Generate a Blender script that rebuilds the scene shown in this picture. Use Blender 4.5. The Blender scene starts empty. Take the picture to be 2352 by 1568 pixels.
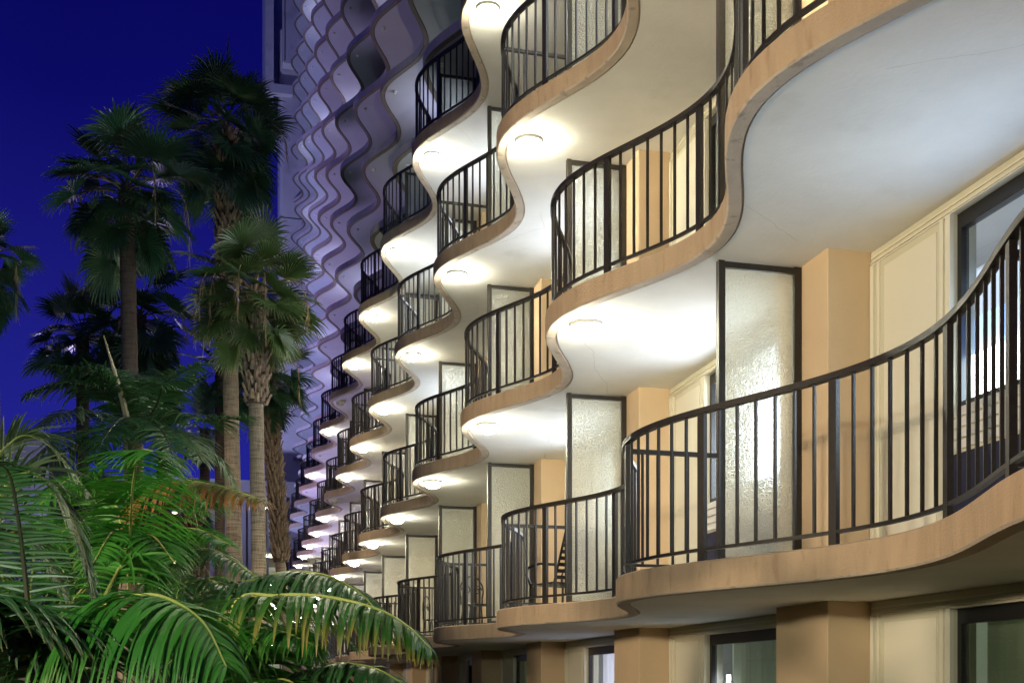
import bpy, math, random
from math import radians, sin, cos, pi, sqrt
from mathutils import Vector, Matrix
random.seed(7)
C = bpy.context.scene.collection
sc = bpy.context.scene

# ------------------------------------------------------------------ camera
TH = math.atan(639.2 / 2600.0)          # view turned from the facade line
CAMZ = 1.7
cd = bpy.data.cameras.new("camera"); cam = bpy.data.objects.new("camera", cd); C.objects.link(cam)
cam.location = (0, 0, CAMZ); cam.rotation_euler = (radians(90), 0, -TH)
cd.sensor_width = 36; cd.lens = 36 * 2600 / 2352.0
cd.shift_y = (1573 - 784) / 2352.0
cd.clip_start = 0.05; cd.clip_end = 2000
sc.camera = cam
# ------------------------------------------------------------------ sky
w = bpy.data.worlds.new("World"); sc.world = w; w.use_nodes = True
nt = w.node_tree; nt.nodes.clear()
wo = nt.nodes.new("ShaderNodeOutputWorld"); bg = nt.nodes.new("ShaderNodeBackground")
tc = nt.nodes.new("ShaderNodeTexCoord"); sx = nt.nodes.new("ShaderNodeSeparateXYZ"); cr = nt.nodes.new("ShaderNodeValToRGB")
nz = nt.nodes.new("ShaderNodeTexNoise"); nz.inputs["Scale"].default_value = 1.6; nz.inputs["Detail"].default_value = 3
ad = nt.nodes.new("ShaderNodeMath"); ad.operation = 'MULTIPLY_ADD'; ad.inputs[1].default_value = 0.22
nt.links.new(tc.outputs["Generated"], sx.inputs[0]); nt.links.new(tc.outputs["Generated"], nz.inputs["Vector"])
nt.links.new(nz.outputs["Fac"], ad.inputs[0]); nt.links.new(sx.outputs["Z"], ad.inputs[2])
nt.links.new(ad.outputs[0], cr.inputs[0])
e = cr.color_ramp.elements
e[0].position = 0.10; e[0].color = (0.013, 0.016, 0.245, 1)
e[1].position = 0.78; e[1].color = (0.0012, 0.0009, 0.052, 1)
for ps_, col_ in ((0.28, (0.012, 0.013, 0.205, 1)), (0.45, (0.007, 0.007, 0.140, 1)), (0.60, (0.0024, 0.0024, 0.090, 1))):
    q = e.new(ps_); q.color = col_
nt.links.new(cr.outputs[0], bg.inputs[0]); bg.inputs[1].default_value = 0.80
nt.links.new(bg.outputs[0], wo.inputs[0])
# ------------------------------------------------------------------ exposure, sampling
sc.view_settings.view_transform = 'Standard'; sc.view_settings.look = 'None'
sc.view_settings.exposure = 0.75; sc.view_settings.gamma = 1
sc.cycles.use_denoising = True
try: sc.cycles.denoiser = 'OPENIMAGEDENOISE'
except Exception: pass
sc.cycles.max_bounces = 9; sc.cycles.diffuse_bounces = 7; sc.cycles.glossy_bounces = 3
sc.cycles.transmission_bounces = 5; sc.cycles.transparent_max_bounces = 10
sc.cycles.sample_clamp_indirect = 10; sc.cycles.use_light_tree = True
sc.cycles.caustics_reflective = False; sc.cycles.caustics_refractive = False

# ------------------------------------------------------------------ geometry helpers
def at(u, v, z):                        # a point of the place seen at (u, v), z metres deep
    xc = (u - 1176) * z / 2600.0
    return Vector((z * sin(TH) + xc * cos(TH), z * cos(TH) - xc * sin(TH), CAMZ + (1573 - v) * z / 2600.0))

class MB:
    def __init__(s): s.v = []; s.f = []; s.m = []; s.a = []
    def vert(s, p, a=0.0): s.v.append(tuple(p)); s.a.append(a); return len(s.v) - 1
    def face(s, ids, m=0): s.f.append(ids); s.m.append(m)
    def box(s, x0, x1, y0, y1, z0, z1, m=0):
        i = [s.vert((x, y, z)) for z in (z0, z1) for y in (y0, y1) for x in (x0, x1)]
        for f in ((0, 2, 3, 1), (4, 5, 7, 6), (0, 1, 5, 4), (2, 6, 7, 3), (0, 4, 6, 2), (1, 3, 7, 5)):
            s.face([i[k] for k in f], m)
    def sweep(s, pts, w, h, m=0, closed=False, a=0.0):      # box section along pts, w across (horizontal), h up
        n = len(pts); rings = []
        for i, p in enumerate(pts):
            p = Vector(p)
            t = Vector(pts[min(i + 1, n - 1)]) - Vector(pts[max(i - 1, 0)])
            t.z = 0; t.normalize(); q = Vector((-t.y, t.x, 0))
            rings.append([s.vert(p + q * (w / 2 * cx_) + Vector((0, 0, h * cz_)), a) for cx_, cz_ in ((-1, 0), (1, 0), (1, 1), (-1, 1))])
        for i in range(n - 1):
            A, B_ = rings[i], rings[i + 1]
            for k in range(4): s.face([A[k], A[(k + 1) % 4], B_[(k + 1) % 4], B_[k]], m)
        s.face(rings[0][::-1], m); s.face(rings[-1], m)
    def tube(s, pts, rads, k=6, m=0, a=0.0):
        rings = []; n = len(pts); up = Vector((0.3, 0.2, 1)).normalized()
        for i, p in enumerate(pts):
            p = Vector(p); t = (Vector(pts[min(i + 1, n - 1)]) - Vector(pts[max(i - 1, 0)]))
            if t.length < 1e-9: t = Vector((0, 0, 1))
            t.normalize()
            x = t.cross(up)
            if x.length < 1e-3: x = t.cross(Vector((1, 0, 0)))
            x.normalize(); y = t.cross(x)
            r = rads[i] if isinstance(rads, (list, tuple)) else rads
            rings.append([s.vert(p + (x * cos(2 * pi * j / k) + y * sin(2 * pi * j / k)) * r, a) for j in range(k)])
        for i in range(n - 1):
            for j in range(k):
                s.face([rings[i][j], rings[i][(j + 1) % k], rings[i + 1][(j + 1) % k], rings[i + 1][j]], m)
        s.face(rings[0][::-1], m); s.face(rings[-1], m)
    def lathe(s, prof, k=28, c=(0, 0, 0), m=0):
        rings = []
        for r, z in prof: rings.append([s.vert((c[0] + r * cos(2 * pi * j / k), c[1] + r * sin(2 * pi * j / k), c[2] + z)) for j in range(k)])
        for i in range(len(prof) - 1):
            for j in range(k): s.face([rings[i][j], rings[i][(j + 1) % k], rings[i + 1][(j + 1) % k], rings[i + 1][j]], m)
        s.face(rings[-1][:], m); s.face(rings[0][::-1], m)
    def mesh(s, name, mats, smooth=False):
        me = bpy.data.meshes.new(name); me.from_pydata(s.v, [], s.f)
        for mt in (mats if isinstance(mats, (list, tuple)) else [mats]): me.materials.append(mt)
        me.polygons.foreach_set("material_index", s.m)
        if smooth: me.polygons.foreach_set("use_smooth", [True] * len(s.f))
        at_ = me.attributes.new("along", 'FLOAT', 'POINT'); at_.data.foreach_set("value", s.a)
        me.update(); return me
    def obj(s, name, mats, parent=None, smooth=False, loc=None):
        return link(name, s.mesh(name, mats, smooth), parent, loc)
def link(name, data, parent=None, loc=None):
    o = bpy.data.objects.new(name, data); C.objects.link(o)
    if parent is not None: o.parent = parent
    if loc is not None: o.location = loc
    return o
def tag(o, label=None, cat=None, group=None, kind=None):
    if label: o['label'] = label
    if cat: o['category'] = cat
    if group: o['group'] = group
    if kind: o['kind'] = kind
    return o
def empty(name, loc=(0, 0, 0)):
    o = link(name, None); o.location = loc; return o
def bev(o, wd=0.006, seg=2):
    b = o.modifiers.new("bevel", 'BEVEL'); b.width = wd; b.segments = seg; b.limit_method = 'ANGLE'; b.angle_limit = radians(40)
    return o

# ------------------------------------------------------------------ materials
def mat(name, col, rough=0.6, metal=0.0, bump=0.0, bscale=40.0, var=0.0, vscale=3.0, spec=0.5, stain=None, streak=False):
    m = bpy.data.materials.new(name); m.use_nodes = True; N = m.node_tree; b = N.nodes["Principled BSDF"]
    b.inputs["Base Color"].default_value = (*col, 1); b.inputs["Roughness"].default_value = rough
    b.inputs["Metallic"].default_value = metal; b.inputs["Specular IOR Level"].default_value = spec
    tcn = N.nodes.new("ShaderNodeTexCoord"); src = None
    if var > 0:
        n1 = N.nodes.new("ShaderNodeTexNoise"); n1.inputs["Scale"].default_value = vscale; n1.inputs["Detail"].default_value = 6
        n1.inputs["Roughness"].default_value = 0.62
        mp = N.nodes.new("ShaderNodeMapping"); N.links.new(tcn.outputs["Object"], mp.inputs[0]); N.links.new(mp.outputs[0], n1.inputs["Vector"])
        if streak: mp.inputs["Scale"].default_value = (3.2, 3.2, 0.7)
        r = N.nodes.new("ShaderNodeValToRGB"); r.color_ramp.elements[0].position = 0.3; r.color_ramp.elements[1].position = 0.7
        r.color_ramp.elements[0].color = tuple(c * (1 - var) for c in col) + (1,)
        r.color_ramp.elements[1].color = tuple(min(1, c * (1 + var * .55)) for c in col) + (1,)
        N.links.new(n1.outputs["Fac"], r.inputs[0]); src = r.outputs[0]
        if stain:
            n3 = N.nodes.new("ShaderNodeTexNoise"); n3.inputs["Scale"].default_value = stain[1]; n3.inputs["Detail"].default_value = 8
            N.links.new(mp.outputs[0], n3.inputs["Vector"])
            r3 = N.nodes.new("ShaderNodeValToRGB"); r3.color_ramp.elements[0].position = stain[2]; r3.color_ramp.elements[1].position = stain[2] + .1
            N.links.new(n3.outputs["Fac"], r3.inputs[0])
            mx = N.nodes.new("ShaderNodeMixRGB"); mx.inputs[2].default_value = (*stain[0], 1)
            mm = N.nodes.new("ShaderNodeMath"); mm.operation = 'MULTIPLY'; mm.inputs[1].default_value = stain[3]
            N.links.new(r3.outputs[0], mm.inputs[0]); N.links.new(mm.outputs[0], mx.inputs[0])
            N.links.new(src, mx.inputs[1]); src = mx.outputs[0]
        N.links.new(src, b.inputs["Base Color"])
    if bump > 0:
        n2 = N.nodes.new("ShaderNodeTexNoise"); n2.inputs["Scale"].default_value = bscale; n2.inputs["Detail"].default_value = 4
        bp = N.nodes.new("ShaderNodeBump"); bp.inputs["Strength"].default_value = bump; bp.inputs["Distance"].default_value = 0.02
        N.links.new(tcn.outputs["Object"], n2.inputs["Vector"])
        N.links.new(n2.outputs["Fac"], bp.inputs["Height"]); N.links.new(bp.outputs[0], b.inputs["Normal"])
    return m
def emis(name, col, st):
    m = bpy.data.materials.new(name); m.use_nodes = True; b = m.node_tree.nodes["Principled BSDF"]
    b.inputs["Base Color"].default_value = (0.8, 0.8, 0.8, 1)
    b.inputs["Emission Color"].default_value = (*col, 1); b.inputs["Emission Strength"].default_value = st
    return m
M = {}
M['stucco'] = mat('tan_stucco', (0.46, 0.335, 0.215), 0.85, bump=0.6, bscale=85, var=0.15, vscale=2.2, streak=True, stain=((0.30, 0.20, 0.12), 5, 0.60, 0.5))
M['rim'] = mat('rim_plaster', (0.50, 0.42, 0.34), 0.85, bump=0.3, bscale=60, var=0.14, vscale=4, stain=((0.25, 0.2, 0.16), 9, 0.58, 0.6))
def cracks(m, scale, width, dark):
    N = m.node_tree; b = N.nodes["Principled BSDF"]; lk = b.inputs["Base Color"].links[0]; src = lk.from_socket
    tcn = N.nodes.new("ShaderNodeTexCoord"); v = N.nodes.new("ShaderNodeTexVoronoi"); v.feature = 'DISTANCE_TO_EDGE'; v.inputs["Scale"].default_value = scale
    n = N.nodes.new("ShaderNodeTexNoise"); n.inputs["Scale"].default_value = 1.7; n.inputs["Detail"].default_value = 5
    mx = N.nodes.new("ShaderNodeMixRGB"); mx.inputs[0].default_value = .16; N.links.new(tcn.outputs["Object"], mx.inputs[1]); N.links.new(n.outputs["Color"], mx.inputs[2])
    N.links.new(tcn.outputs["Object"], n.inputs["Vector"]); N.links.new(mx.outputs[0], v.inputs["Vector"])
    mr = N.nodes.new("ShaderNodeMapRange"); mr.inputs[1].default_value = 0; mr.inputs[2].default_value = width; mr.inputs[3].default_value = 1; mr.inputs[4].default_value = 0
    N.links.new(v.outputs["Distance"], mr.inputs[0])
    n2 = N.nodes.new("ShaderNodeTexNoise"); n2.inputs["Scale"].default_value = .9; N.links.new(tcn.outputs["Object"], n2.inputs["Vector"])
    gt = N.nodes.new("ShaderNodeMath"); gt.operation = 'GREATER_THAN'; gt.inputs[1].default_value = .52; N.links.new(n2.outputs["Fac"], gt.inputs[0])
    mm = N.nodes.new("ShaderNodeMath"); mm.operation = 'MULTIPLY'; N.links.new(mr.outputs[0], mm.inputs[0]); N.links.new(gt.outputs[0], mm.inputs[1])
    m2 = N.nodes.new("ShaderNodeMixRGB"); m2.inputs[2].default_value = (*dark, 1); N.links.new(mm.outputs[0], m2.inputs[0]); N.links.new(src, m2.inputs[1])
    N.links.new(m2.outputs[0], b.inputs["Base Color"])
M['ceil'] = mat('ceiling_plaster', (0.80, 0.79, 0.76), 0.8, bump=0.12, bscale=30, var=0.09, vscale=1.2, stain=((0.50, 0.47, 0.41), 1.1, 0.66, 0.35))
cracks(M['ceil'], .45, .0016, (.60, .58, .53))
M['floor'] = mat('balcony_floor', (0.60, 0.56, 0.48), 0.85, bump=0.2, var=0.15)
M['cream'] = mat('cream_wall', (0.60, 0.57, 0.43), 0.7, bump=0.06, bscale=60, var=0.05, vscale=2)
M['trim'] = mat('cream_trim', (0.70, 0.67, 0.55), 0.55, bump=0.03)
M['column'] = mat('ochre_column', (0.63, 0.47, 0.30), 0.85, bump=0.12, bscale=90, var=0.07, vscale=1.6)
M['concrete'] = mat('pale_concrete', (0.64, 0.62, 0.59), 0.85, bump=0.2, bscale=20, var=0.10, vscale=.5, stain=((0.35, 0.33, 0.31), .8, 0.58, 0.35))
M['rail'] = mat('bronze_paint', (0.022, 0.018, 0.014), 0.42, bump=0.25, bscale=120, var=0.3, vscale=25, stain=((0.22, 0.16, 0.10), 55, 0.70, 0.7))
M['darkpanel'] = mat('navy_panel', (0.010, 0.012, 0.045), 0.45)
M['louver'] = mat('grille_white', (0.62, 0.62, 0.62), 0.5)
M['ring'] = mat('lamp_ring', (0.72, 0.72, 0.70), 0.5)
M['lamp'] = emis('lamp_glass_lit', (1.0, 0.95, 0.72), 175)
M['lampoff'] = mat('lamp_glass_unlit', (0.62, 0.60, 0.56), 0.25)
M['interior'] = mat('room_wall', (0.72, 0.71, 0.70), 0.9)
M['winhalo'] = emis('glare_halo', (0.16, 0.36, 1.0), 2.6); M['winlit'] = emis('room_light_blue', (0.74, 0.84, 1.0), 11)
M['winlit3'] = emis('sheer_glow', (0.80, 0.80, 1.0), 1.6); M['winlit2'] = emis('room_light_white', (0.80, 0.82, 1.0), 11)
M['dimroom'] = emis('curtain_glow_sheet', (0.62, 0.72, .52), .10)
M['roomglow'] = emis('glowing_room_wall', (0.74, 0.79, 1.0), 0.36)
M['winwarm'] = emis('room_light_warm', (1.0, 0.82, 0.55), 2.2)
M['black'] = mat('black_paint', (0.012, 0.012, 0.013), 0.35)
M['iron'] = mat('wrought_iron', (0.02, 0.016, 0.013), 0.3)
M['soil'] = mat('garden_soil', (0.035, 0.035, 0.02), 0.95, bump=0.6, bscale=6, var=0.5, vscale=1.2)
M['curtain'] = mat('curtain_grey', (0.45, 0.48, 0.40), 0.9)
M['curtain_w'] = None
M['curtain_b'] = mat('curtain_brown', (0.22, 0.13, 0.06), 0.9)
def glass_clear():
    m = bpy.data.materials.new('window_glass'); m.use_nodes = True; N = m.node_tree; N.nodes.clear()
    o = N.nodes.new("ShaderNodeOutputMaterial"); mx = N.nodes.new("ShaderNodeMixShader"); t = N.nodes.new("ShaderNodeBsdfTransparent")
    g = N.nodes.new("ShaderNodeBsdfGlossy"); t.inputs[0].default_value = (0.80, 0.88, 0.84, 1); g.inputs["Roughness"].default_value = 0.01
    fr = N.nodes.new("ShaderNodeFresnel"); fr.inputs[0].default_value = 1.52
    ma = N.nodes.new("ShaderNodeMath"); ma.operation = 'MULTIPLY_ADD'; ma.inputs[1].default_value = 1.0; ma.inputs[2].default_value = 0.02
    N.links.new(fr.outputs[0], ma.inputs[0]); N.links.new(ma.outputs[0], mx.inputs[0])
    N.links.new(t.outputs[0], mx.inputs[1]); N.links.new(g.outputs[0], mx.inputs[2]); N.links.new(mx.outputs[0], o.inputs[0])
    return m
M['glass'] = glass_clear()
def glass_text():
    m = bpy.data.materials.new('rippled_glass'); m.use_nodes = True; N = m.node_tree; N.nodes.clear()
    o = N.nodes.new("ShaderNodeOutputMaterial")
    tcn = N.nodes.new("ShaderNodeTexCoord"); n = N.nodes.new("ShaderNodeTexNoise"); n.inputs["Scale"].default_value = 42; n.inputs["Detail"].default_value = 2.5
    n.inputs["Distortion"].default_value = 1.2
    bp = N.nodes.new("ShaderNodeBump"); bp.inputs["Strength"].default_value = 1.0; bp.inputs["Distance"].default_value = 0.020
    N.links.new(tcn.outputs["Object"], n.inputs["Vector"]); N.links.new(n.outputs["Fac"], bp.inputs["Height"])
    rf = N.nodes.new("ShaderNodeBsdfRefraction"); rf.inputs["IOR"].default_value = 1.2; rf.inputs["Roughness"].default_value = 0.27; rf.inputs[0].default_value = (0.88, 0.93, 0.86, 1)
    gl = N.nodes.new("ShaderNodeBsdfGlossy"); gl.inputs["Roughness"].default_value = 0.14; gl.inputs[0].default_value = (0.95, 0.97, 0.93, 1)
    tl = N.nodes.new("ShaderNodeBsdfTranslucent"); tl.inputs[0].default_value = (0.93, 0.94, 0.86, 1)
    df = N.nodes.new("ShaderNodeBsdfDiffuse"); df.inputs[0].default_value = (0.74, 0.79, 0.76, 1)
    tr = N.nodes.new("ShaderNodeBsdfTransparent"); tr.inputs[0].default_value = (0.9, 0.93, 0.86, 1)
    for q in (rf, gl, tl, df): N.links.new(bp.outputs[0], q.inputs["Normal"])
    def mix(a, b, f):
        x = N.nodes.new("ShaderNodeMixShader"); x.inputs[0].default_value = f
        N.links.new(a, x.inputs[1]); N.links.new(b, x.inputs[2]); return x.outputs[0]
    s1 = mix(tl.outputs[0], df.outputs[0], 0.30)
    s2 = mix(rf.outputs[0], tr.outputs[0], 0.12)
    s3 = mix(s2, s1, 0.34)
    s4 = mix(s3, gl.outputs[0], 0.20)
    N.links.new(s4, o.inputs[0]); return m
M['ripple'] = glass_text()
def sheer(nm, c):
    m = mat(nm, c, 0.9); N = m.node_tree; x = N.nodes.new("ShaderNodeMixShader"); t = N.nodes.new("ShaderNodeBsdfTranslucent")
    t.inputs[0].default_value = (*c, 1); N.links.new(N.nodes["Principled BSDF"].outputs[0], x.inputs[1]); N.links.new(t.outputs[0], x.inputs[2]); x.inputs[0].default_value = .55
    N.links.new(x.outputs[0], N.nodes["Material Output"].inputs[0]); return m
M['curtain_w'] = sheer('curtain_white', (.82, .80, .86)); M['curtain'] = sheer('curtain_grey', (.50, .54, .42))
def leafmat(name, c0, c1, tip=None, tipat=0.7, tr=0.3, rough=0.38, brand=0.35):
    m = bpy.data.materials.new(name); m.use_nodes = True; N = m.node_tree; b = N.nodes["Principled BSDF"]; o = N.nodes["Material Output"]
    at_ = N.nodes.new("ShaderNodeAttribute"); at_.attribute_name = "along"
    oi = N.nodes.new("ShaderNodeObjectInfo"); tcn = N.nodes.new("ShaderNodeTexCoord")
    n = N.nodes.new("ShaderNodeTexNoise"); n.inputs["Scale"].default_value = 3.0; n.inputs["Detail"].default_value = 4
    N.links.new(tcn.outputs["Object"], n.inputs["Vector"])
    mx = N.nodes.new("ShaderNodeMixRGB"); mx.inputs[1].default_value = (*c0, 1); mx.inputs[2].default_value = (*c1, 1)
    ad = N.nodes.new("ShaderNodeMath"); ad.operation = 'MULTIPLY_ADD'; ad.inputs[1].default_value = brand
    N.links.new(oi.outputs["Random"], ad.inputs[0]); N.links.new(n.outputs["Fac"], ad.inputs[2])
    sb = N.nodes.new("ShaderNodeMath"); sb.operation = 'SUBTRACT'; sb.inputs[1].default_value = brand / 2; N.links.new(ad.outputs[0], sb.inputs[0])
    N.links.new(sb.outputs[0], mx.inputs[0]); src = mx.outputs[0]
    if tip:
        mr = N.nodes.new("ShaderNodeMapRange"); mr.inputs[1].default_value = tipat; mr.inputs[2].default_value = 1.0
        N.links.new(at_.outputs["Fac"], mr.inputs[0])
        m2 = N.nodes.new("ShaderNodeMixRGB"); m2.inputs[2].default_value = (*tip, 1)
        N.links.new(mr.outputs[0], m2.inputs[0]); N.links.new(src, m2.inputs[1]); src = m2.outputs[0]
    N.links.new(src, b.inputs["Base Color"]); b.inputs["Roughness"].default_value = rough
    t = N.nodes.new("ShaderNodeBsdfTranslucent"); N.links.new(src, t.inputs[0])
    x = N.nodes.new("ShaderNodeMixShader"); x.inputs[0].default_value = tr
    N.links.new(b.outputs[0], x.inputs[1]); N.links.new(t.outputs[0], x.inputs[2]); N.links.new(x.outputs[0], o.inputs[0])
    return m
M['fan'] = leafmat('fan_leaf', (0.018, 0.060, 0.030), (0.045, 0.11, 0.05), (0.16, 0.17, 0.09), 0.8)
M['fan_near'] = leafmat('fan_leaf_lit', (0.04, 0.085, 0.025), (0.08, 0.13, 0.04), (0.22, 0.21, 0.09), 0.75)  # lighter copy of the fan leaf, lamplight put into its colour
M['kentia'] = leafmat('feather_leaf', (0.020, 0.075, 0.022), (0.05, 0.14, 0.04), (0.17, 0.14, 0.05), 0.88)
M['kentia_b'] = leafmat('feather_leaf_bright', (0.025, 0.15, 0.012), (0.055, 0.24, 0.025), (0.10, 0.24, 0.04), 0.75, rough=.5)
M['kentia_y'] = leafmat('feather_leaf_yellow_tips', (0.025, 0.10, 0.012), (0.05, 0.15, 0.02), (0.30, 0.22, 0.05), 0.6)
M['kentia_o'] = leafmat('feather_leaf_orange', (0.10, 0.13, 0.03), (0.16, 0.14, 0.03), (0.34, 0.13, 0.04), 0.25)
M['kentia_p'] = leafmat('feather_leaf_pale', (0.06, 0.12, 0.06), (0.12, 0.18, 0.10), (0.2, 0.24, 0.16), 0.7)
M['rachis'] = mat('leaf_rib', (0.26, 0.30, 0.07), 0.5)
M['rachis_d'] = mat('leaf_rib_dark', (0.03, 0.035, 0.015), 0.5)
M['stalk'] = mat('dry_stalk', (0.36, 0.25, 0.13), 0.8)
M['boot'] = mat('leaf_base', (0.17, 0.12, 0.085), 0.85, bump=0.5, bscale=60, var=0.5, vscale=9)
M['boot_core'] = mat('leaf_base_fibre', (0.05, 0.035, 0.025), 0.95, bump=0.6)
def trunkmat(ca, cb):
    m = mat('ringed_trunk', (0.23, 0.18, 0.13), 0.9); N = m.node_tree; b = N.nodes["Principled BSDF"]
    tcn = N.nodes.new("ShaderNodeTexCoord"); mp = N.nodes.new("ShaderNodeMapping"); mp.inputs["Scale"].default_value = (2, 2, 30)
    n = N.nodes.new("ShaderNodeTexNoise"); n.inputs["Scale"].default_value = 1.2; n.inputs["Detail"].default_value = 6; n.inputs["Roughness"].default_value = .7
    mp2 = N.nodes.new("ShaderNodeMapping"); mp2.inputs["Scale"].default_value = (30, 30, 2.5)
    n2 = N.nodes.new("ShaderNodeTexNoise"); n2.inputs["Scale"].default_value = 1.5; n2.inputs["Detail"].default_value = 4
    N.links.new(tcn.outputs["Object"], mp.inputs[0]); N.links.new(mp.outputs[0], n.inputs["Vector"])
    N.links.new(tcn.outputs["Object"], mp2.inputs[0]); N.links.new(mp2.outputs[0], n2.inputs["Vector"])
    am = N.nodes.new("ShaderNodeMath"); am.operation = 'MULTIPLY_ADD'; am.inputs[1].default_value = 0.4
    N.links.new(n2.outputs["Fac"], am.inputs[0]); N.links.new(n.outputs["Fac"], am.inputs[2])
    r = N.nodes.new("ShaderNodeValToRGB"); r.color_ramp.elements[0].position = 0.5; r.color_ramp.elements[1].position = 0.85
    r.color_ramp.elements[0].color = (*ca, 1); r.color_ramp.elements[1].color = (*cb, 1)
    N.links.new(am.outputs[0], r.inputs[0]); N.links.new(r.outputs[0], b.inputs["Base Color"])
    bp = N.nodes.new("ShaderNodeBump"); bp.inputs["Strength"].default_value = .8; bp.inputs["Distance"].default_value = .02
    N.links.new(am.outputs[0], bp.inputs["Height"]); N.links.new(bp.outputs[0], b.inputs["Normal"])
    return m
M['trunk'] = trunkmat((0.055, 0.042, 0.032), (0.24, 0.19, 0.14)); M['trunk_d'] = trunkmat((0.025, 0.017, 0.015), (0.10, 0.07, 0.06))

# ------------------------------------------------------------------ the ground
g = MB(); g.face([g.vert(p) for p in ((-600, -300, 0), (600, -300, 0), (600, 900, 0), (-600, 900, 0))])
tag(g.obj('ground', M['soil']), 'dark planted ground of the hotel courtyard', 'ground', kind='structure')

# ------------------------------------------------------------------ the hotel
BAY = 4.2; S0 = 8.35                     # first privacy screen line
FH = 2.696; TK = 0.20
K0, K1 = -2, 14                          # bays of the low block; tower goes a little further
def Zb(n): return CAMZ + (0.680 if n > 1 else 0.650) + (n - 1) * FH
def Zt(n): return Zb(n) + TK
LOWM, TOWM, AMP = 3.215, 3.745, 0.335
XW, XT = 4.84, 5.37
NT = 17                                  # top slab
SE = S0 + BAY * 13.6                     # end of low block
TE = 73.0
def wave(n, s, off=0.0):                 # point on the slab edge, moved inwards by off
    m = LOWM if n <= 4 else TOWM
    c = 10.2 if n % 2 == 0 else 12.3
    k = 2 * pi / BAY; A_ = AMP
    if n == 1 and s < 8.1: k = 2 * pi / 4.9; c = 8.1; m += .02; A_ = .355       # the last bays are a little longer
    t = m - A_ * cos(k * (s - c)); d = A_ * k * sin(k * (s - c))
    L = sqrt(1 + d * d)
    return Vector((t + off / L, s - off * d / L, 0))
hotel = empty('hotel_building', (XW, 20, 0))
tag(hotel, 'tall hotel with stacked wavy balcony slabs, tan edges, dark railings and lit round ceiling lamps', 'hotel building')
HO = Vector((XW, 20, 0))
def hp(mb, name, mats, parent=None, **k):          # part of the hotel: parented, placed in world coordinates
    o = mb.obj(name, mats, parent or hotel, **k)
    o.matrix_parent_inverse = Matrix.Translation(-HO)
    return o
def hsub(mb, name, mats, parent, **k):
    return mb.obj(name, mats, parent, **k)

def make_slab(n):
    s0 = S0 + BAY * K0 - 4; s1 = SE + 1.2 if n <= 4 else TE - 0.6
    xw = 7.2
    N_ = int((s1 - s0) / 0.105); ss = [s0 + (s1 - s0) * i / N_ for i in range(N_ + 1)]
    z0, z1 = Zb(n), Zt(n)
    b = MB(); rings = []
    for s in ss:                                      # slab body: ceiling below, floor above
        p = wave(n, s, 0.118)
        rings.append([b.vert((xw, p.y, z0 + .003)), b.vert((p.x, p.y, z0 + .003)), b.vert((p.x, p.y, z1 - .002)), b.vert((xw, p.y, z1 - .002))])
    for i in range(N_):
        A, B_ = rings[i], rings[i + 1]
        for k, mi in ((0, 0), (1, 0), (2, 1), (3, 1)):
            b.face([A[k], B_[k], B_[(k + 1) % 4], A[(k + 1) % 4]], mi)
    b.face(rings[0]); b.face(rings[-1][::-1])
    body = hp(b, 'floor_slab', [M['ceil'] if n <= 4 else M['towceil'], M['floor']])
    f = MB(); rings = []                              # moulded edge
    prof = ((0.100, -.006), (0.012, -.006), (0.0, 0.006), (0.0, TK - .012), (0.014, TK), (0.119, TK), (0.119, .02), (0.100, .02))
    mi_ = (1, 1, 0, 0, 2, 0, 1, 1)
    for i, s in enumerate(ss):
        rings.append([f.vert(wave(n, s, o_) + Vector((0, 0, z0 + h_))) for o_, h_ in prof])
    kk = len(prof)
    for i in range(N_):
        A, B_ = rings[i], rings[i + 1]
        for k in range(kk): f.face([A[k], B_[k], B_[(k + 1) % kk], A[(k + 1) % kk]], mi_[k])
    f.face(rings[0]); f.face(rings[-1][::-1])
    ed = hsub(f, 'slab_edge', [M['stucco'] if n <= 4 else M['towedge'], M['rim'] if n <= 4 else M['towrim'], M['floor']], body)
    for p in ed.data.polygons: p.use_smooth = True
    md = ed.modifiers.new('es', 'EDGE_SPLIT'); md.split_angle = radians(30)
    return body
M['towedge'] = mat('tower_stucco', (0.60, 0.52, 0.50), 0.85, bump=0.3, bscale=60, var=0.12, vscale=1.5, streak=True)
M['towceil'] = mat('tower_ceiling', (0.40, 0.40, 0.43), 0.85, bump=0.1, var=0.08, vscale=.8)  # same plaster as below, darkened so the undersides look dimly lit
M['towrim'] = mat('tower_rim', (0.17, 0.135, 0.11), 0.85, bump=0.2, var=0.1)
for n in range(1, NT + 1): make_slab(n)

# --- walls with window openings
DW0, DW1 = 1.02, 2.73                     # opening, measured from the screen line
def wall_floor(n, xw, kA, kB, zlo, zhi, wz0, wz1, name='wall'):
    b = MB()
    for k in range(kA, kB):
        y = S0 + BAY * k
        b.box(xw, xw + .18, y + DW1, y + BAY + DW0, zlo, zhi)
        b.box(xw, xw + .18, y + DW0, y + DW1, wz1, zhi)
        b.box(xw, xw + .18, y + DW0, y + DW1, zlo, wz0)
    b.box(xw, xw + .18, S0 + BAY * kA - 1, S0 + BAY * kA + DW0, zlo, zhi)
    return hp(b, name, M['cream'])
def zf(n): return 0.0 if n == 0 else Zt(n)
for n in range(0, 5):
    zlo, zhi = zf(n), Zb(n + 1)
    sill = zlo + (1.06 if n else 0.55)
    wall_floor(n, XW, K0, K1, zlo, zhi, sill, zhi - .12)
b = MB(); b.box(XT, XT + .3, S0 + BAY * K0 - 4, TE - .6, Zt(5), Zb(NT)); hp(b, 'wall', M['cream'])
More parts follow.
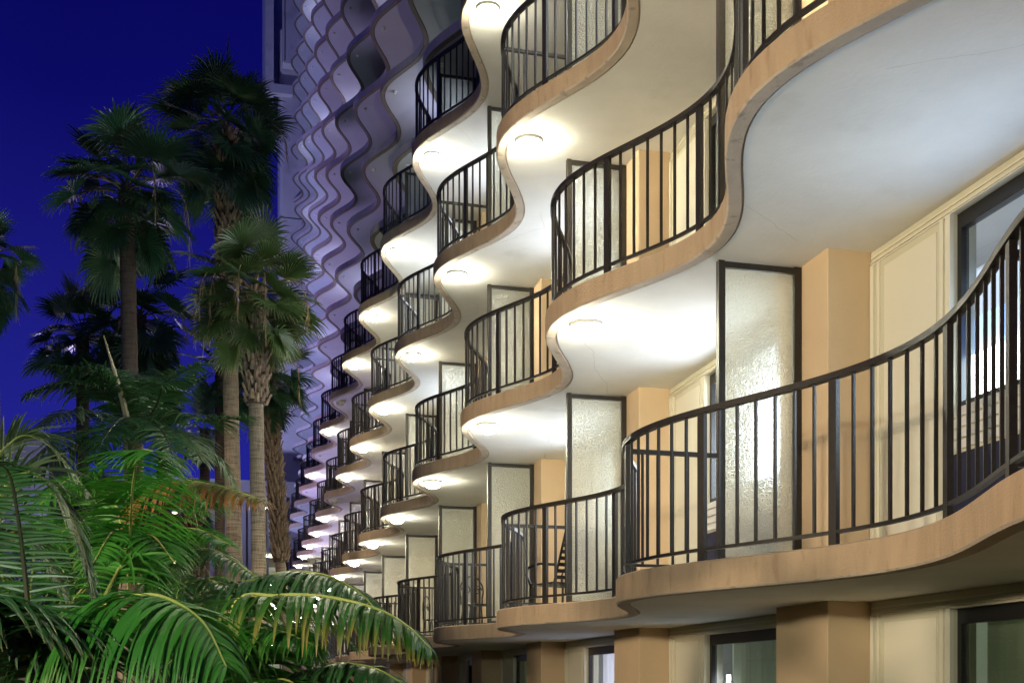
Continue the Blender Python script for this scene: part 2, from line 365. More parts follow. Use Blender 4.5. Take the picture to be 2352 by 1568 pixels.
# dark room volume behind the openings of each floor
b = MB()
for n in range(0, 5):
    zlo, zhi = zf(n) + .004, Zb(n + 1)
    b.box(7.1, 7.2, S0 + BAY * K0 - 4, SE + .8, zlo, zhi)
    for k in range(K0, K1 + 1):
        y = S0 + BAY * k
        b.box(XW + .18, 7.1, y - .12, y + .12, zlo, zhi)
hp(b, 'room_partition', M['interior'])
# columns
for k in range(K0, K1):
    y = S0 + BAY * k
    b = MB(); b.box(4.46, XW, y - .43, y + .43, 0, Zb(5) - .002)
    bev(hp(b, 'column', M['column']), .01)

# --- mouldings and recessed side panels on the wall of each bay
def trims(n, k):
    y = S0 + BAY * k; zlo, zhi = zf(n), Zb(n + 1); x = XW
    b = MB()
    # head moulding: three thin beads
    for i, (dz, t) in enumerate(((.045, .012), (.085, .018), (.10, .010))):
        b.box(x - t, x - .0004 * 0, y + .44, y + BAY - .44, zhi - dz - .012, zhi - dz)
    # verticals beside the far column and round the side panel
    for d0, d1, t in ((BAY - .49, BAY - .44, .02), (BAY - .56, BAY - .53, .012), (DW1 + .10, DW1 + .14, .016), (DW1 + .0, DW1 + .055, .03), (DW0 - .055, DW0, .03)):
        b.box(x - t, x, y + d0, y + d1, zlo + .02, zhi - .115)
    b.box(x - .03, x, y + DW0, y + DW1, zhi - .12, zhi - .113 + .0)
    b.box(x - .008, x, y + DW1 + .19, y + BAY - .62, zlo + .1, zhi - .17)
    return b
for k in range(K0, K1):
    for n in range(0, 5):
        bb = trims(n, k)
        o = hp(bb, 'wall_moulding', M['trim'])
# (the five mouldings of one bay share one look; joined per bay would hide openings, so one per storey)

# --- windows
def window(n, k, lit=None, curtain=None):
    y = S0 + BAY * k; zlo, zhi = zf(n), Zb(n + 1); sill = zlo + (1.06 if n else 0.55); head = zhi - .12
    x = XW + .03
    fr = MB(); t = .045
    fr.box(x, x + .06, y + DW0, y + DW0 + t, sill, head); fr.box(x, x + .06, y + DW1 - t, y + DW1, sill, head)
    fr.box(x, x + .06, y + DW0 + t, y + DW1 - t, head - (t + .06), head); fr.box(x, x + .06, y + DW0 + t, y + DW1 - t, sill, sill + t)
    o = hp(fr, 'window', M['black'])
    gl = MB(); Y0, Y1, Z0, Z1 = y + DW0 + t, y + DW1 - t, sill + t, head - t - .06
    gl.face([gl.vert(p) for p in ((x + .02, Y1, Z0), (x + .02, Y0, Z0), (x + .02, Y0, Z1), (x + .02, Y1, Z1))])
    hsub(gl, 'pane', M['glass'], o)
    if curtain:
        m_, d0, d1 = curtain
        c = MB(); N_ = 60; zz = [sill - .1 + (head - sill + .08) * i / 6 for i in range(7)]
        rows = []
        for z in zz:
            rows.append([c.vert((x + .17 + .028 * sin(i * 1.35 + sin(i * .4) * 1.3 + z * .35) + .01 * sin(i * .5), y + d0 + (d1 - d0) * i / N_, z)) for i in range(N_ + 1)])
        for j in range(6):
            for i in range(N_): c.face([rows[j][i], rows[j][i + 1], rows[j + 1][i + 1], rows[j + 1][i]])
        hsub(c, 'curtain', M[m_], o, smooth=True)
    if n:      # grille and dark panel below the glass
        lv = MB(); zt = sill
        for i in range(4): lv.box(XW - .022, XW - .001, y + DW0, y + DW1, zt - .07 - i * .075, zt - .012 - i * .075)
        hsub(lv, 'grille', M['louver'], o)
        dp = MB(); dp.box(XW - .012, XW - .001, y + DW0, y + DW1, zlo + .05, zt - .32)
        hsub(dp, 'apron_panel', M['darkpanel'], o)
    if lit:
        li = MB(); x1 = x + .30
        if lit == 'blue':
            li.box(x + .07, x + .09, y + DW0 + .05, y + DW1 - .06, sill + .07, sill + .36)
            rf = MB(); rf.box(x + .10, x + .11, y + DW0 + .05, y + DW1 - .05, sill + .03, sill + .62); hsub(rf, 'glare_halo', M['winhalo'], o)  # self-glowing blue plate that paints the halo round the lamp
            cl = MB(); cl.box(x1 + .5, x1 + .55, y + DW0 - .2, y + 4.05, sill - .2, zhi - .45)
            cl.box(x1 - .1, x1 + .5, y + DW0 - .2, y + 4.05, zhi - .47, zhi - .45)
            hsub(cl, 'glowing_room_wall', M['roomglow'], o)  # wall and ceiling sheet glow by themselves in place of lamplight
            hsub(li, 'room_lamp', M['winlit'], o)
        elif lit == 'white':
            li.box(x1 + .25, x1 + .30, y + DW0, y + DW1 + .1, sill + .1, sill + 1.1 if n else head)
            hsub(li, 'room_lamp', M['winlit2' if n else 'winlit3'], o)
        elif lit == 'dim':
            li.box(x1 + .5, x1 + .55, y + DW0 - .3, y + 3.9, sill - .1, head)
            hsub(li, 'curtain_glow_sheet', M['dimroom'], o)  # glowing sheet added to brighten the curtain from behind
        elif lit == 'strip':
            dl = MB(); dl.box(x1 + .5, x1 + .55, y + DW0 - .3, y + 3.9, sill - .1, head); hsub(dl, 'curtain_glow_sheet', M['dimroom'], o)
            li.box(x + .13, x + .15, y + DW1 - .19, y + DW1 - .13, sill - .5, head - .42)
            hsub(li, 'room_lamp', M['winlit2'], o)
        elif lit == 'warm':
            li.box(x1 + 1.2, x1 + 1.25, y + DW0, y + DW1, sill + .3, head - .2)
            hsub(li, 'room_lamp', M['winwarm'], o)
    return o
cfg = {(1, -1): ('blue', None), (1, 0): ('white', None), (1, 1): ('white', None), (2, 1): ('white', None), (2, 3): ('white', None), (3, 2): ('white', None), (1, 4): ('warm', None),
       (0, -1): ('dim', ('curtain', DW0 - .1, DW1 - .14)), (0, 0): ('strip', ('curtain', DW0 - .1, DW1 - .3)),
       (0, 1): ('white', ('curtain_w', DW0 - .1, DW1 - .25)), (0, 2): ('dim', ('curtain_b', DW0 - .1, DW1 - .35)), (0, 3): (None, ('curtain_b', DW0, DW1 - .2)),
       (0, 4): (None, ('curtain', DW0, DW1 - .6)), (3, 0): ('white', None), (3, 3): ('white', None), (4, 3): ('white', None), (2, 5): ('warm', None)}
for n in range(0, 5):
    for k in range(K0, K1):
        lit, cu = cfg.get((n, k), (None, None))
        if cu is None and lit is None and n and (k + n) % 3 == 0: cu = ('curtain', DW0, DW1 - .4)
        window(n, k, lit, cu)
b = MB()
for n in range(5, NT):
    for k in range(K0, 15):
        y = S0 + BAY * k; b.box(XT - .02, XT - .002, y + DW0, y + DW1, Zt(n) + .3, Zb(n + 1) - .15)
tag(hp(b, 'window_band', M['black']), kind='stuff')
for (n, k) in ((5, 4), (5, 7), (6, 3), (6, 9), (7, 5), (7, 10), (8, 8), (9, 6), (10, 11), (9, 12), (11, 13), (12, 11), (8, 12), (6, 11), (5, 10), (13, 12)):
    y = S0 + BAY * k; b = MB(); b.box(XT - .035, XT - .021, y + DW0 + .05, y + DW1 - .05, Zt(n) + .9, Zb(n + 1) - .2)
    tag(hp(b, 'lit_window', M['towlit'] if 'towlit' in M else M.setdefault('towlit', emis('tower_room_light', (0.66, 0.68, 1.0), 3.6))), 'lit pale window of an upper room')

# --- privacy screens
def screen(n, k, setback=0.0, parts=True):
    y = S0 + BAY * k; x0 = 3.735 + setback; x1 = 4.458 + setback if n <= 4 and not setback else 5.36
    z0 = Zt(n) + (.0 if n else 0); z1 = Zb(n + 1) - .004; t = .05; h = .028
    f = MB()
    f.box(x0, x0 + t, y - h, y + h, z0, z1); f.box(x1 - .065, x1 - .002, y - h, y + h, z0, z1)
    f.box(x0 + t, x1 - .065, y - h, y + h, z1 - .055, z1 - .008); f.box(x0 + t, x1 - .065, y - h, y + h, z0 + .06, z0 + .125)
    f.box(x0 + t, x0 + t + .012, y - h * .5, y + h * .5, z0 + .125, z1 - .055)
    if not parts: return f, (x0 + t, x1 - .065, y - .004, y + .004, z0 + .125, z1 - .055)
    o = hp(f, 'privacy_screen', M['rail'])
    gl = MB(); X0, X1, Z0, Z1 = x0 + t + .004, x1 - .066, z0 + .126, z1 - .056
    gl.face([gl.vert(p) for p in ((X0, y, Z0), (X1, y, Z0), (X1, y, Z1), (X0, y, Z1))])
    gg = hsub(gl, 'rippled_glass', M['ripple'], o)
    return o
for n in range(1, 5):
    for k in range(K0, K1): screen(n, k)
cnt = 0
M['screenstuff'] = M['rail']
b = MB()
for n in range(5, NT):
    for k in range(K0, 15):
        y = S0 + BAY * k; b.box(4.99, 5.36, y - .3, y + .3, Zt(n), Zb(n + 1) - .004)
tag(hp(b, 'pier_row', M['column']), kind='stuff')

# --- railings
RH = 1.06
def arc_points(n, sA, sB, off, N_=60):
    return [wave(n, sA + (sB - sA) * i / N_, off) for i in range(N_ + 1)]
postM = MB(); postM.box(-.031, .031, -.017, .017, 0, RH - .04); postD = postM.mesh('post', M['rail'])
balM = MB(); balM.box(-.009, .009, -.009, .009, .09, RH - .038); balD = balM.mesh('baluster', M['rail'])
def along(P, d):
    acc = 0
    for i in range(len(P) - 1):
        L = (P[i + 1] - P[i]).length
        if acc + L >= d or i == len(P) - 2:
            f = (d - acc) / L; return P[i].lerp(P[i + 1], f), (P[i + 1] - P[i]).normalized()
        acc += L
def railing(n, k, fine):
    sA = S0 + BAY * k; z = Zt(n)
    P = arc_points(n, sA, sA + BAY, .075); tot = sum((P[i + 1] - P[i]).length for i in range(len(P) - 1))
    r = MB()
    r.sweep([p + Vector((0, 0, z + RH - .038)) for p in P], .052, .038)
    r.sweep([p + Vector((0, 0, z + .075)) for p in P], .030, .022)
    items = []
    npost = 4; nb = 7
    for i in range(npost * nb):
        p, t = along(P, tot * (i + .12) / (npost * nb))
        items.append((i % nb == 0, p, math.atan2(t.y, t.x)))
    # return to the privacy screen where the slab bulges out under it
    q0 = P[0]; x1 = 3.735
    if x1 - q0.x > .3:
        y = sA + .0
        r.box(q0.x + .02, x1, y - .016, y + .016, z + RH - .105, z + RH - .07); r.box(q0.x + .02, x1, y - .012, y + .012, z + .075, z + .097)
        m = int((x1 - q0.x) / .14)
        for j in range(1, m + 1):
            items.append((False, Vector((q0.x + (x1 - q0.x) * j / (m + 1), y, 0)), pi / 2))
    if not fine:
        for isp, p, a in items:
            M4 = Matrix.Translation((p.x, p.y, z)) @ Matrix.Rotation(a, 4, 'Z')
            hw, hd, z0_, z1_ = ((.031, .017, 0, RH - .04) if isp else (.011, .011, .09, RH - .038))
            base = len(r.v)
            for zz in (z0_, z1_):
                for yy in (-hd, hd):
                    for xx in (-hw, hw): r.vert(M4 @ Vector((xx, yy, zz)))
            for f in ((0, 2, 3, 1), (4, 5, 7, 6), (0, 1, 5, 4), (2, 6, 7, 3), (0, 4, 6, 2), (1, 3, 7, 5)): r.face([base + q for q in f])
        hp(r, 'balcony_railing', M['rail']); return
    o = hp(r, 'balcony_railing', M['rail'])
    for isp, p, a in items:
        h = z if isp or True else z
        c = bpy.data.objects.new('post' if isp else 'baluster', postD if isp else balD); C.objects.link(c)
        c.parent = o
        c.location = (p.x, p.y, z); c.rotation_euler = (0, 0, a)
        if (isp is False) and abs(a - pi / 2) < 1e-6: c.scale = (1, 1, (RH - .105) / (RH - .038))
for n in range(1, 5):
    for k in range(K0, K1): railing(n, k, k <= 3)

# --- ceiling lamps
ringM = MB(); ringM.lathe([(.150, 0), (.154, -.012), (.146, -.030), (.128, -.034)], 36); ringD = ringM.mesh('lamp_ring', M['ring'], True)
def dome(m_): 
    d = MB(); d.lathe([(.127, -.030), (.131, -.045), (.122, -.075), (.095, -.100), (.055, -.115), (.015, -.120)], 24)
    return d.mesh('lamp_dome', m_, True)
domeL, domeO = dome(M['lamp']), dome(M['lampoff'])
off = {(4, 6), (4, 8), (4, 10), (4, 11), (4, 12), (4, 13), (3, 6), (3, 12)}
lamps = []
for n in range(2, 5):
    for k in range(0 if n == 2 else -2, K1 - 1):
        s = (10.12 if n % 2 == 0 else 12.22) + BAY * k
        if s < SE: lamps.append((n, s, 3.20, (n, k) not in off))
for n in range(5, NT + 1):
    for k in range(-1, 15):
        s = (10.12 if n % 2 == 0 else 12.22) + BAY * k
        if s < TE - 2: lamps.append((n, s, 3.73, False))
lamps.sort(key=lambda L: (not L[3], (L[1] ** 2 + Zb(L[0]) ** 2)))
rest = MB()
for i, (n, s, x, lit) in enumerate(lamps):
    z = Zb(n) + .003
    if i < 100:
        r = link('ceiling_light', ringD, hotel); r.location = Vector((x, s, z)) - HO
        d = link('lamp_dome', domeL if lit else domeO, r)
        if n >= 5: r.scale = (.32, .32, .5)
        if not lit: r['label'] = 'unlit round ceiling light'
    else:
        rest.lathe([(.05, 0), (.052, -.01), (.04, -.03), (.01, -.05)], 10, (x, s, z))
tag(hp(rest, 'ceiling_light_rows', M['lampoff']), kind='stuff')

# --- end pier of the tower and the overhanging roof frame
b = MB(); b.box(2.80, 9, TE - .6, TE + 3.0, 0, 43.0); bev(hp(b, 'end_wall', M['concrete']), .25, 4)
b = MB()
for z in (6.2, 12.4, 18.6, 24.8, 31, 37): b.box(2.79, 4.2, TE - .612, TE - .59, z, z + .05)
hp(b, 'wall_joint', M['rail'])
b = MB(); b.box(3.05, 9, TE - 1.4, TE - .7, 40.3, 60); b.box(2.95, 3.05, TE - 1.5, TE - .7, 40.3, 60); hp(b, 'roof_fin', M['concrete'])
b = MB()
b.box(1.92, 2.05, 72, 80, 38.6, 60); b.box(2.05, 2.42, 72, 80, 38.6, 60); b.box(2.42, 3.6, 72, 72.5, 38.6, 39.15); b.box(2.42, 6, 79, 80, 38.6, 60)
hp(b, 'roof_frame', M['concrete'])
b = MB(); b.box(3.4, 9, S0 + BAY * K0 - 4, TE, Zt(NT) + 2.2, Zt(NT) + 2.6); hp(b, 'roof', M['concrete'])
b = MB(); b.box(7.21, 18, S0 + BAY * K0 - 4, TE, 0, Zt(NT) + 2.2); hp(b, 'building_core', M['cream'])

# ------------------------------------------------------------------ balcony furniture
def wpt(x, y, n): return (x, y, Zt(n))
def slat_chair(x, y, n, rz):
    t = empty('patio_chair', (x, y, Zt(n))); t.rotation_euler = (0, 0, rz)
    tag(t, 'black slatted reclining chair behind the lowest balcony railing, nearest of the balcony chairs', 'chair')
    s = MB()
    for i in range(6): s.box(-.26, .26, -.25 + i * .09, -.19 + i * .09, .40, .42)
    s.obj('seat', M['black'], t)
    bk = MB()
    for i in range(8):
        z = .45 + i * .075; yy = .28 + i * .028
        bk.box(-.24, .24, yy, yy + .018, z, z + .045)
    for sx_ in (-.25, 0, .25): bk.tube([(sx_, .26, .40), (sx_, .52, 1.05)], .016)
    bk.obj('backrest', M['black'], t)
    for sx_ in (-.25, .25):
        for yy in (-.24, .26):
            l = MB(); l.tube([(sx_, yy, .41), (sx_ * 1.05, yy * 1.1, 0)], .016); l.obj('leg', M['black'], t)
        a = MB(); a.tube([(sx_ * 1.1, .33, .62), (sx_ * 1.12, 0, .66), (sx_ * 1.1, -.26, .63), (sx_ * 1.1, -.30, .55), (sx_, -.24, .41)], .018); a.obj('armrest', M['black'], t)
    return t
def scroll_chair(x, y, n, rz, label):
    t = empty('patio_chair', (x, y, Zt(n))); t.rotation_euler = (0, 0, rz); tag(t, label, 'chair', 'wrought iron balcony chairs')
    s = MB(); s.lathe([(.20, .44), (.215, .43), (.20, .415)], 24); s.obj('seat', M['iron'], t)
    bk = MB()
    bk.tube([(.20 * cos(a) * 1.0, .19, .66 + .24 * sin(a)) for a in [pi * 1.15 - i * pi * 1.3 / 20 for i in range(21)]], .012)
    bk.tube([(-.185, .19, .44), (-.185, .19, .56)], .012); bk.tube([(.185, .19, .44), (.185, .19, .56)], .012)
    for sg in (-1, 1):
        bk.tube([(sg * (.09 + (.085 - .0032 * i) * cos(i * .42)), .19, .68 + (.085 - .0032 * i) * sin(i * .42)) for i in range(26)], .009)
    bk.obj('backrest', M['iron'], t)
    for sx_ in (-.15, .15):
        for yy in (-.15, .15):
            l = MB(); l.tube([(sx_, yy, .43), (sx_ * 1.2, yy * 1.2, .2), (sx_ * 1.05, yy * 1.05, 0)], .013); l.obj('leg', M['iron'], t)
    return t
slat_chair(3.95, 12.55 + 1.1, 1, radians(200))
scroll_chair(3.75, 16.75 + .9, 1, radians(10), 'scroll-backed wrought iron chair with two spirals, nearer one on the lowest balcony')
scroll_chair(3.85, 20.95 + 1.0, 1, radians(60), 'scroll-backed wrought iron chair turned sideways, farther one on the lowest balcony')

# ------------------------------------------------------------------ the low wing that closes the courtyard
def xat(u, y):                            # world X of image column u on the plane at distance y
    m = (u - 1176) / 2600.0
    return y * (sin(TH) + m * cos(TH)) / (cos(TH) - m * sin(TH))
def zat(u, v, y): 
    x = xat(u, y); return CAMZ + (1573 - v) * (y * cos(TH) + x * sin(TH)) / 2600.0
YB = 70.0
lw = empty('courtyard_wing', (-2, YB, 0)); tag(lw, 'low pale wing across the courtyard end with curved relief panels and tall lit glazing', 'building')
LO = Vector((-2, YB, 0))
def lp(mb, name, mats, parent=None, **k):
    o = mb.obj(name, mats, parent or lw, **k)
    if parent is None: o.matrix_parent_inverse = Matrix.Translation(-LO)
    return o
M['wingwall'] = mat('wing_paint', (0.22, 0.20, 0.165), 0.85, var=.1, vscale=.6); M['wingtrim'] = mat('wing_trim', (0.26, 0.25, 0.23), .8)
ZR = zat(600, 1106, YB); 
b = MB(); XL, XR = xat(340, YB), -3.2
wx0, wx1 = xat(574, YB), xat(653, YB); ax0, ax1 = xat(462, YB), xat(560, YB); yx0, yx1 = xat(362, YB), xat(437, YB)
b.box(wx1, XR + 8, YB, YB + 8, 0, ZR - .9); b.box(yx1, wx0, YB, YB + 8, 0, ZR - .9); b.box(XL - 4, yx0, YB, YB + 8, 0, ZR - .9)
b.box(yx0, yx1, YB + 2.2, YB + 8, 0, ZR - .9); b.box(wx0, wx1, YB + 3, YB + 8, 0, ZR - .9)
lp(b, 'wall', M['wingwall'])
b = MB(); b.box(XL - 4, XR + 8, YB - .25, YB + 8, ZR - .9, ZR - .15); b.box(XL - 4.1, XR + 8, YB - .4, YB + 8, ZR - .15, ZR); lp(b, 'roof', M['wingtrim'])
# relief panels with interlocking arcs
def relief(x0, x1, z0, z1):
    p = MB(); p.box(x0, x1, YB - .06, YB - .001, z0, z1)
    o = lp(p, 'relief_panel', M['panel'])
    q = MB(); st = .52; nx = int((x1 - x0) / st); nz = int((z1 - z0) / st); r = st / sqrt(2) * .98
    for i in range(nx):
        for j in range(nz):
            cx_, cz_ = x0 + (i + .5) * (x1 - x0) / nx, z0 + (j + .5) * (z1 - z0) / nz
            a0 = (pi / 4 if (i + j) % 2 else -pi / 4 + pi)
            q.tube([(cx_ + st * .46 * cos(a0 + pi * 1.05 * t_ / 9), YB - .075, cz_ + st * .46 * sin(a0 + pi * 1.05 * t_ / 9)) for t_ in range(10)], .022, 4)
    q.obj('relief_arcs', M['rimline'], o)
M['panel'] = mat('relief_panel', (0.30, 0.28, 0.27), .85, var=.15); M['rimline'] = mat('relief_line', (0.10, 0.09, 0.09), .85)
relief(ax0, ax1, 1.5, ZR - 3.8); relief(xat(658, YB), xat(690, YB), 1.2, ZR - 1.3)
for x in (wx0, wx1, ax0 - .25, ax1):
    b = MB(); b.box(x - .12, x + .12, YB - .2, YB, 0, ZR - .9); lp(b, 'pilaster', M['wingtrim'])
for j in range(4):
    z0 = ZR - 1.2 - (j + 1) * 3.0; 
    fr = MB()
    fr.box(wx0 + .12, wx1 - .12, YB - .1, YB + .1, z0, z0 + .25); fr.box(wx0 + .12, wx1 - .12, YB - .08, YB + .05, z0 + 1.05, z0 + 1.2)
    for x in (wx0 + .2, (wx0 + wx1) / 2, wx1 - .28): fr.box(x, x + .09, YB - .09, YB + .06, z0 + .25, z0 + 3.0)
    o = lp(fr, 'window', M['wingtrim'])
    gl = MB(); gl.face([gl.vert(p) for p in ((wx0 + .1, YB, z0 + .25), (wx1 - .1, YB, z0 + .25), (wx1 - .1, YB, z0 + 3), (wx0 + .1, YB, z0 + 3))]); gl.obj('pane', M['glass'], o)
    lb = MB(); lb.box(wx0 + .5, wx1 - .5, YB + 1.6, YB + 1.9, z0 + 2.86, z0 + 2.92); lb.obj('room_lamp', M['wingl'] if 'wingl' in M else M.setdefault('wingl', emis('hall_light', (1.0, .93, .82), 7)), o)
    dr = MB(); dr.box(wx0 + 1.1, wx0 + 2.0, YB + 2.9, YB + 2.99, z0 + .25, z0 + 2.35); dr.obj('door', M['louver'], o)
    flo = MB(); flo.box(wx0 + .01, wx1 - .01, YB + .12, YB + 3, z0, z0 + .2); flo.obj('floor_slab', M['trim'], o)
# lit balcony recess with railing
for j in range(4):
    z0 = ZR - 1.6 - (j + 1) * 2.95
    sl = MB(); sl.box(yx0, yx1, YB - .15, YB + 2.2, z0 - .25, z0); o = lp(sl, 'balcony', M['trim'])
    r = MB(); r.box(yx0 + .05, yx1 - .05, YB - .1, YB - .05, z0 + 1.0, z0 + 1.06)
    nn = 16
    for i in range(nn + 1):
        x = yx0 + .05 + (yx1 - yx0 - .12) * i / nn; r.box(x, x + .03, YB - .09, YB - .06, z0, z0 + 1)
    r.obj('railing', M['black'], o)
    d = MB(); d.lathe([(.16, 0), (.15, -.08), (.05, -.12)], 14, ((yx0 + yx1) / 2, YB + .9, z0 + 2.68)); d.obj('lamp_dome', M['yl'] if 'yl' in M else M.setdefault('yl', emis('wing_lamp', (1, .83, .45), 1.2)), o)
# left wing nearer on the left
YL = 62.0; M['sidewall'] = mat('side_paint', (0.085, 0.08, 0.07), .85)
lf = empty('side_wing', (-20, YL, 0)); tag(lf, 'beige low building glimpsed behind the fan palm trunk at the far left', 'building')
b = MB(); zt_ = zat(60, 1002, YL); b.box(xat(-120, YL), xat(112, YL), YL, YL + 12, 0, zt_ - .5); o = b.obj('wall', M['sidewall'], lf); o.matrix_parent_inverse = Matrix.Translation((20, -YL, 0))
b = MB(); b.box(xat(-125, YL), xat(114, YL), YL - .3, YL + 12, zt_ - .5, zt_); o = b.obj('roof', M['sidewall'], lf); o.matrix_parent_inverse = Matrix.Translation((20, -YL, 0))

ow = empty('opposite_wing', (-26, 10, 0)); tag(ow, 'dim wing across the courtyard, mirrored in the ground floor window glass', 'building')
b = MB(); b.box(-38, -26, -40, 135, 0, 17); o = b.obj('wall', M['concrete'], ow); o.matrix_parent_inverse = Matrix.Translation((26, -10, 0))
for n in range(6):
    b = MB(); b.box(-26, -24.4, -40, 135, n * 2.7 + .6, n * 2.7 + .8); o = b.obj('floor_slab', M['stucco'], ow); o.matrix_parent_inverse = Matrix.Translation((26, -10, 0))
# ------------------------------------------------------------------ palms
def bez(pts, n):
    out = []
    P = [Vector(p) for p in pts]; P = [P[0] * 2 - P[1]] + P + [P[-1] * 2 - P[-2]]
    segs = len(P) - 3
    for i in range(n + 1):
        u = i / n * segs; k = min(int(u), segs - 1); t = u - k
        a, b_, c, d = P[k:k + 4]
        out.append(0.5 * ((2 * b_) + (c - a) * t + (2 * a - 5 * b_ + 4 * c - d) * t * t + (3 * b_ - a - 3 * c + d) * t ** 3))
    return out
def fan_leaf(mb, base, d, R, pet, droop, rng, m=0):
    """a fan leaf: petiole from base along d, then a pleated fan whose finger tips droop"""
    d = d.normalized(); P = [base]; dd = d.copy(); n = 5
    for i in range(n):
        dd = (dd + Vector((0, 0, -.05 - .08 * droop))).normalized(); P.append(P[-1] + dd * pet / n)
    mb.tube(P, [.022, .02, .018, .016, .014, .012], 4, 1)
    c = P[-1]; side = dd.cross(Vector((0, 0, 1)))
    if side.length < .1: side = Vector((1, 0, 0))
    side.normalize(); side = Matrix.Rotation(rng.uniform(-.5, .5), 3, dd) @ side
    nrm = side.cross(dd)
    nf = 38
    for i in range(nf):
        a = radians(-142 + 284 * (i + .5) / nf)
        dirv = dd * cos(a) + side * sin(a) + nrm * (.10 + .18 * (abs(a) / 2.4)) + dd * .12
        dirv.normalize(); w_dir = (side * cos(a) - dd * sin(a)).normalized()
        L = R * (1 - .22 * (abs(a) / 2.5) ** 2) * rng.uniform(.86, 1.08)
        p = c.copy(); q = dirv.copy(); ns = 6; prev = None
        wmax = L * .5 * radians(284) / nf * .62
        dr = droop * rng.uniform(.6, 1.5)
        for k in range(ns + 1):
            t = k / ns
            wd = wmax * (t / .55) if t < .55 else wmax * (1 - (t - .55) / .45) ** .8
            if k == ns: wd = .0012
            l = mb.vert(p - w_dir * wd + nrm * wd * .5, t); mid = mb.vert(p, t); r = mb.vert(p + w_dir * wd + nrm * wd * .5, t)
            if prev: mb.face([prev[0], prev[1], mid, l], m); mb.face([prev[1], prev[2], r, mid], m)
            prev = (l, mid, r)
            q = (q + Vector((0, 0, -1)) * dr * (.02 + .42 * max(0, t - .35) ** 1.2)).normalized()
            p = p + q * L / ns
    if True: pass
def fan_proto(el, R, pet, droop, seed, m_):
    rng = random.Random(seed); mb = MB()
    fan_leaf(mb, Vector((0, 0, 0)), Vector((cos(radians(el)), 0, sin(radians(el)))), R, pet, droop, rng)
    return mb.mesh('fan_frond', [M[m_], M['rachis_d']], False)
PROTO = {}
for m_ in ('fan', 'fan_near'):
    for el in (84, 62, 42, 22, 4, -16, -38, -58):
        for v_ in range(2):
            PROTO[(m_, el, v_)] = fan_proto(el, .80, .74 + .26 * v_, .75 + .6 * v_ + (.7 if el < 10 else 0), int(el * 7 + v_ * 31 + 900), m_)
def boots(mb, c, z0, z1, r, rng, dens=1.0):
    z = z0; i = 0
    while z < z1:
        a = i * 2.399; rr = r * rng.uniform(.95, 1.1)
        L = rng.uniform(.16, .28); wd = rng.uniform(.045, .075)
        ca, sa = cos(a), sin(a); o = Vector((c.x + ca * rr * .8, c.y + sa * rr * .8, z))
        out = Vector((ca, sa, 0)); sd = Vector((-sa, ca, 0)); up = Vector((0, 0, 1))
        tip = o + out * rng.uniform(.05, .13) + up * L + sd * rng.uniform(-.05, .05)
        A = [mb.vert(o - sd * wd), mb.vert(o + sd * wd), mb.vert(o + out * .05), mb.vert(tip - sd * wd * .55), mb.vert(tip + sd * wd * .55), mb.vert(tip + out * .03 - up * .01)]
        for f in ((0, 2, 5, 3), (2, 1, 4, 5), (1, 0, 3, 4), (3, 5, 4)): mb.face([A[q] for q in f])
        z += .0125 / dens; i += 1
